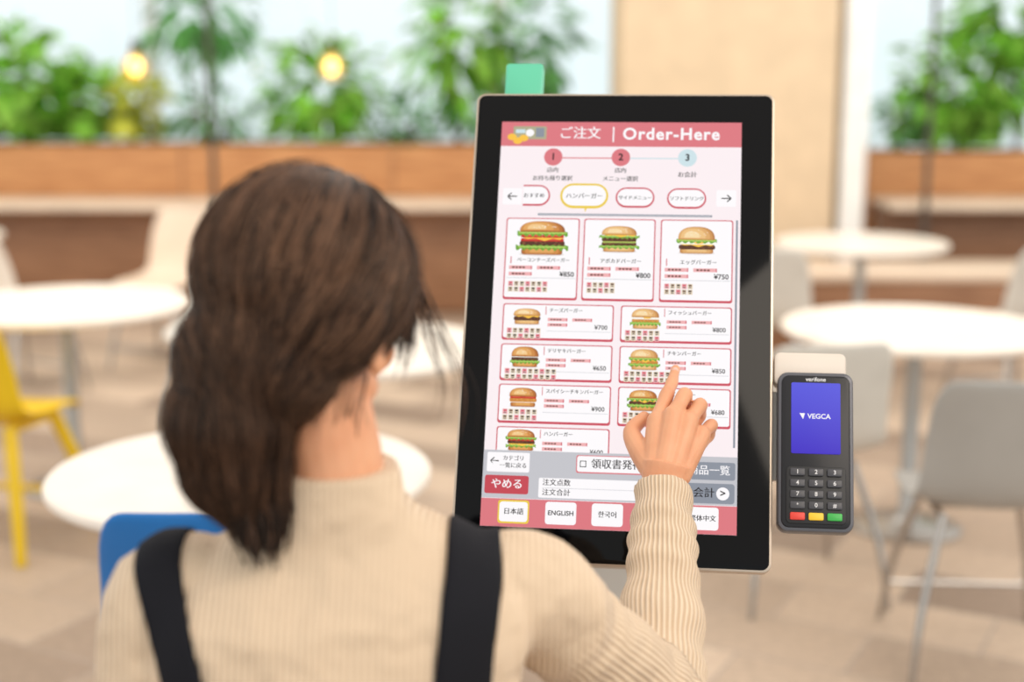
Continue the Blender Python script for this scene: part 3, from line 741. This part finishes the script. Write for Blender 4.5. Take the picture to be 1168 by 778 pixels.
for i in range(24):
    o1 = Vector((random.gauss(0, .005), random.gauss(0, .008), random.gauss(0, .008))); q = random.uniform(.5, 1); sp_ = random.gauss(0, .006)
    P, r_ = catmull([Vector((-.128, 1.33, 1.46))+o1, Vector((-.098, 1.345, 1.408))+o1*.6, Vector((-.074+sp_, 1.335, 1.350))+o1*.5, Vector((-.056+sp_*1.6, 1.322, 1.30)), Vector((-.068+sp_*2.2, 1.31, 1.245))], [1]*5, 6)
    P = P[:max(8, int(len(P)*q))]; spl(P, random.uniform(.0003, .0006))
for i in range(60):
    o1 = Vector((random.gauss(0, .005), random.gauss(0, .010), random.gauss(0, .01))); q = random.uniform(.7, 1)
    P, r_ = catmull([Vector((-.118, 1.30, 1.45))+o1, Vector((-.100, 1.30, 1.40))+o1, Vector((-.097, 1.295, 1.36))+o1, Vector((-.105, 1.285, 1.33))+o1*.8], [1]*4, 6)
    P = P[:max(8, int(len(P)*q))]; spl(P, random.uniform(.0005, .0009))
# fine loose hairs across the nape
for i in range(26):
    x0 = random.uniform(-.20, -.125); st = Vector((x0, 1.212+abs(x0+.165)*.5, 1.345+random.uniform(-.01, .01)))
    spl(catmull([st, st+Vector((-.006, -.003, -.03)), st+Vector((-.012+random.gauss(0, .006), .0, -.055-random.random()*.03))], [1]*3, 6)[0], .0004)
# tapered tail end
for i in range(420):
    a = random.uniform(0, 6.28); rr_ = random.random()**.5; st = Vector((-.230+.034*rr_*math.cos(a), 1.210+.032*rr_*math.sin(a), 1.236))
    ln_ = random.uniform(.6, 1.25)
    spl(catmull([st, st+Vector((.004, -.002, -.022))*ln_, st+Vector((.012-.5*(st.x+.230)+random.gauss(0, .005), -.006, -.052+random.gauss(0, .005)))*ln_], [1]*3, 6)[0], .0009)
for cu in cus:
    so = bpy.data.objects.new('hair_strands', cu); sc.collection.objects.link(so); attach(so, woman)

# sweater
def knit():
    m = bpy.data.materials.new('ribbed_knit'); m.use_nodes = True; nt = m.node_tree; b = nt.nodes['Principled BSDF']; L = nt.links
    at = N(nt, 'ShaderNodeAttribute', attribute_name='ribv'); sp = N(nt, 'ShaderNodeSeparateXYZ'); L.new(at.outputs['Vector'], sp.inputs[0])
    ta = N(nt, 'ShaderNodeMath', operation='ARCTAN2'); L.new(sp.outputs['X'], ta.inputs[0]); L.new(sp.outputs['Y'], ta.inputs[1])
    ma = N(nt, 'ShaderNodeMath', operation='MULTIPLY'); L.new(ta.outputs[0], ma.inputs[0]); ma.inputs[1].default_value = 48
    sa = N(nt, 'ShaderNodeMath', operation='SINE'); L.new(ma.outputs[0], sa.inputs[0])
    tc = N(nt, 'ShaderNodeTexCoord'); s2 = N(nt, 'ShaderNodeSeparateXYZ'); L.new(tc.outputs['Object'], s2.inputs[0])
    mt = N(nt, 'ShaderNodeMath', operation='MULTIPLY'); L.new(s2.outputs['X'], mt.inputs[0]); mt.inputs[1].default_value = 1050
    st = N(nt, 'ShaderNodeMath', operation='SINE'); L.new(mt.outputs[0], st.inputs[0])
    mx = N(nt, 'ShaderNodeMix'); L.new(sp.outputs['Z'], mx.inputs[0]); L.new(st.outputs[0], mx.inputs[2]); L.new(sa.outputs[0], mx.inputs[3])
    no = N(nt, 'ShaderNodeTexNoise'); no.inputs['Scale'].default_value = 13; L.new(tc.outputs['Object'], no.inputs['Vector'])
    mu = N(nt, 'ShaderNodeMath', operation='MULTIPLY_ADD'); L.new(no.outputs['Fac'], mu.inputs[0]); mu.inputs[1].default_value = 38; L.new(mx.outputs[0], mu.inputs[2])
    bp = N(nt, 'ShaderNodeBump'); bp.inputs['Strength'].default_value = .7; bp.inputs['Distance'].default_value = .0012
    L.new(mu.outputs[0], bp.inputs['Height']); L.new(bp.outputs['Normal'], b.inputs['Normal'])
    rp = N(nt, 'ShaderNodeMapRange'); rp.inputs[1].default_value = -1; rp.inputs[2].default_value = 1; L.new(mx.outputs[0], rp.inputs[0])
    cm = N(nt, 'ShaderNodeMixRGB'); L.new(rp.outputs[0], cm.inputs[0]); cm.inputs[1].default_value = (*lin((204, 176, 146)), 1); cm.inputs[2].default_value = (*lin((234, 212, 186)), 1)
    L.new(cm.outputs[0], b.inputs['Base Color']); b.inputs['Roughness'].default_value = .9; b.inputs['Specular IOR Level'].default_value = .15
    b.inputs['Sheen Weight'].default_value = .15
    return m
kn = knit()
rv = Vector((.975, .222, 0)); fv = Vector((-.222, .975, 0))
b = MB()
b.loft([((-.165, 1.25, .86), rv, fv, .150, .105), ((-.165, 1.25, .95), rv, fv, .152, .105), ((-.162, 1.25, 1.02), rv, fv, .168, .112), ((-.16, 1.255, 1.075), rv, fv, .18, .113),
        ((-.158, 1.262, 1.118), rv, fv, .176, .105), ((-.158, 1.268, 1.150), rv, fv, .152, .088), ((-.16, 1.27, 1.175), rv, fv, .112, .074), ((-.162, 1.265, 1.195), rv, fv, .078, .066),
        ((-.163, 1.264, 1.215), rv, fv, .064, .062), ((-.164, 1.265, 1.243), rv, fv, .060, .058)], kn, n=40, p=2.3)
mid = (shR+elbow)/2-Vector((0, 0, .004)); fm = (elbow+wrist)/2
b.limb([Vector((-.08, 1.275, 1.105)), shR, shR*.5+mid*.5, mid, mid*.4+elbow*.6, elbow], [.055, .060, .058, .055, .054, .050], kn, n=24, sub=6, fold=.0018, ffreq=14)
wc = wrist+(wrist-elbow).normalized()*.004
b.tube([elbow, elbow*.7+wrist*.3, fm, elbow*.28+wrist*.72, elbow*.12+wrist*.88, wc], [.051, .050, .0465, .042, .039, .036], kn, n=28, sub=10, fold=.0024, ffreq=22)
ml = (shL+elbL)/2
b.limb([Vector((-.25, 1.25, 1.105)), shL, ml, elbL], [.055, .056, .050, .045], kn, n=24, sub=6)
b.tube([elbL, (elbL+wrL)/2, wrL], [.045, .041, .034], kn, n=24, sub=6, fold=.001)
sw = b.build('ribbed_sweater', woman); remesh(sw, .0045, 4)
me = sw.data; at = me.attributes.new('ribv', 'FLOAT_VECTOR', 'POINT')
bones = [(shR, elbow), (elbow, wrist), (shL, elbL), (elbL, wrL)]
fr = []
for a, c in bones:
    t = (c-a).normalized(); u = (Vector((1, 0, 0))-t*t.x).normalized(); fr.append((t, u, t.cross(u)))
vals = []
for v in me.vertices:
    best = None
    for k, (a, c) in enumerate(bones):
        q = max(0, min(1, (v.co-a).dot(c-a)/(c-a).length_squared)); ds = (v.co-(a+(c-a)*q)).length
        if best is None or ds < best[0]: best = (ds, k, q)
    ds, k, q = best; w_ = 0.0
    if ds < .072: w_ = 1.0 if k in (1, 3) else max(0, min(1, (q-.15)/.15))
    d = v.co-bones[k][0]; vals += [d.dot(fr[k][1]), d.dot(fr[k][2]), w_]
at.data.foreach_set('vector', vals)
bm = bmesh.new(); bm.from_mesh(me); sb = BVHTree.FromBMesh(bm); bm.free()
navy = mat('black_pinafore', (24, 24, 30), 0.85, bump=.2, bscale=400, var=.15, spec=.2)
def strap(name, xs_, wd):
    b = MB(); rows_ = []
    path = []
    for i in range(14): path.append((Vector((0, .8, .88+i*.0165)), Vector((0, 1, 0)), i/40))
    for i in range(15):
        th = R(8+164*i/14); d = Vector((0, -math.cos(th), math.sin(th)))
        path.append((Vector((0, 1.262, 1.09))+d*.4, -d, (14+i)/40))
    for i in range(10): path.append((Vector((0, 1.8, 1.08-i*.02)), Vector((0, -1, 0)), (30+i)/40))
    for o_, d_, t in path:
        xc = xs_[0]+(xs_[1]-xs_[0])*min(1, t*2.2)**1.3; row = []
        for j in range(7):
            u = -1+j/3; org = Vector((xc+u*wd/2, o_.y, o_.z)); h = sb.ray_cast(org, d_)
            if h[0] is None: row = None; break
            row.append(h[0]+h[1]*.0025)
        if row: rows_.append(row)
    vs = sum(rows_, []); fs = []
    for i in range(len(rows_)-1):
        for j in range(6): fs.append((i*7+j, i*7+j+1, i*7+j+8, i*7+j+7))
    b.add(vs, fs, navy); o = b.build(name, woman, ang=180)
    m2 = o.modifiers.new('sm', 'SMOOTH'); m2.iterations = 3
    s = o.modifiers.new('t', 'SOLIDIFY'); s.thickness = .003; s.offset = 1
strap('left_strap', (-.235, -.318), .044); strap('right_strap', (-.056, -.036), .053)
b = MB()
b.loft([((-.165, 1.25, .40), rv, fv, .22, .20), ((-.165, 1.25, .60), rv, fv, .20, .17), ((-.165, 1.25, .75), rv, fv, .19, .145), ((-.165, 1.25, .84), rv, fv, .172, .125), ((-.165, 1.25, .90), rv, fv, .158, .112)], navy, n=40)
b.build('pinafore_skirt', woman)
shoe = mat('black_shoe', (28, 26, 26), .4)
b = MB()
for x, y in ((-.25, 1.22), (-.09, 1.27)):
    b.limb([(x, y, .62), (x, y, .45), (x, y-.01, .30), (x, y-.01, .09)], [.07, .052, .052, .034], skin, n=20)
b.build('legs', woman)
b = MB()
for x, y in ((-.25, 1.22), (-.09, 1.27)):
    b.ell((x, y+.05, .035), (.042, .115, .034), shoe); b.box((x, y+.045, .01), (.07, .2, .02), shoe, .008); b.ell((x, y-.01, .06), (.038, .045, .045), shoe)
b.build('shoes', woman)
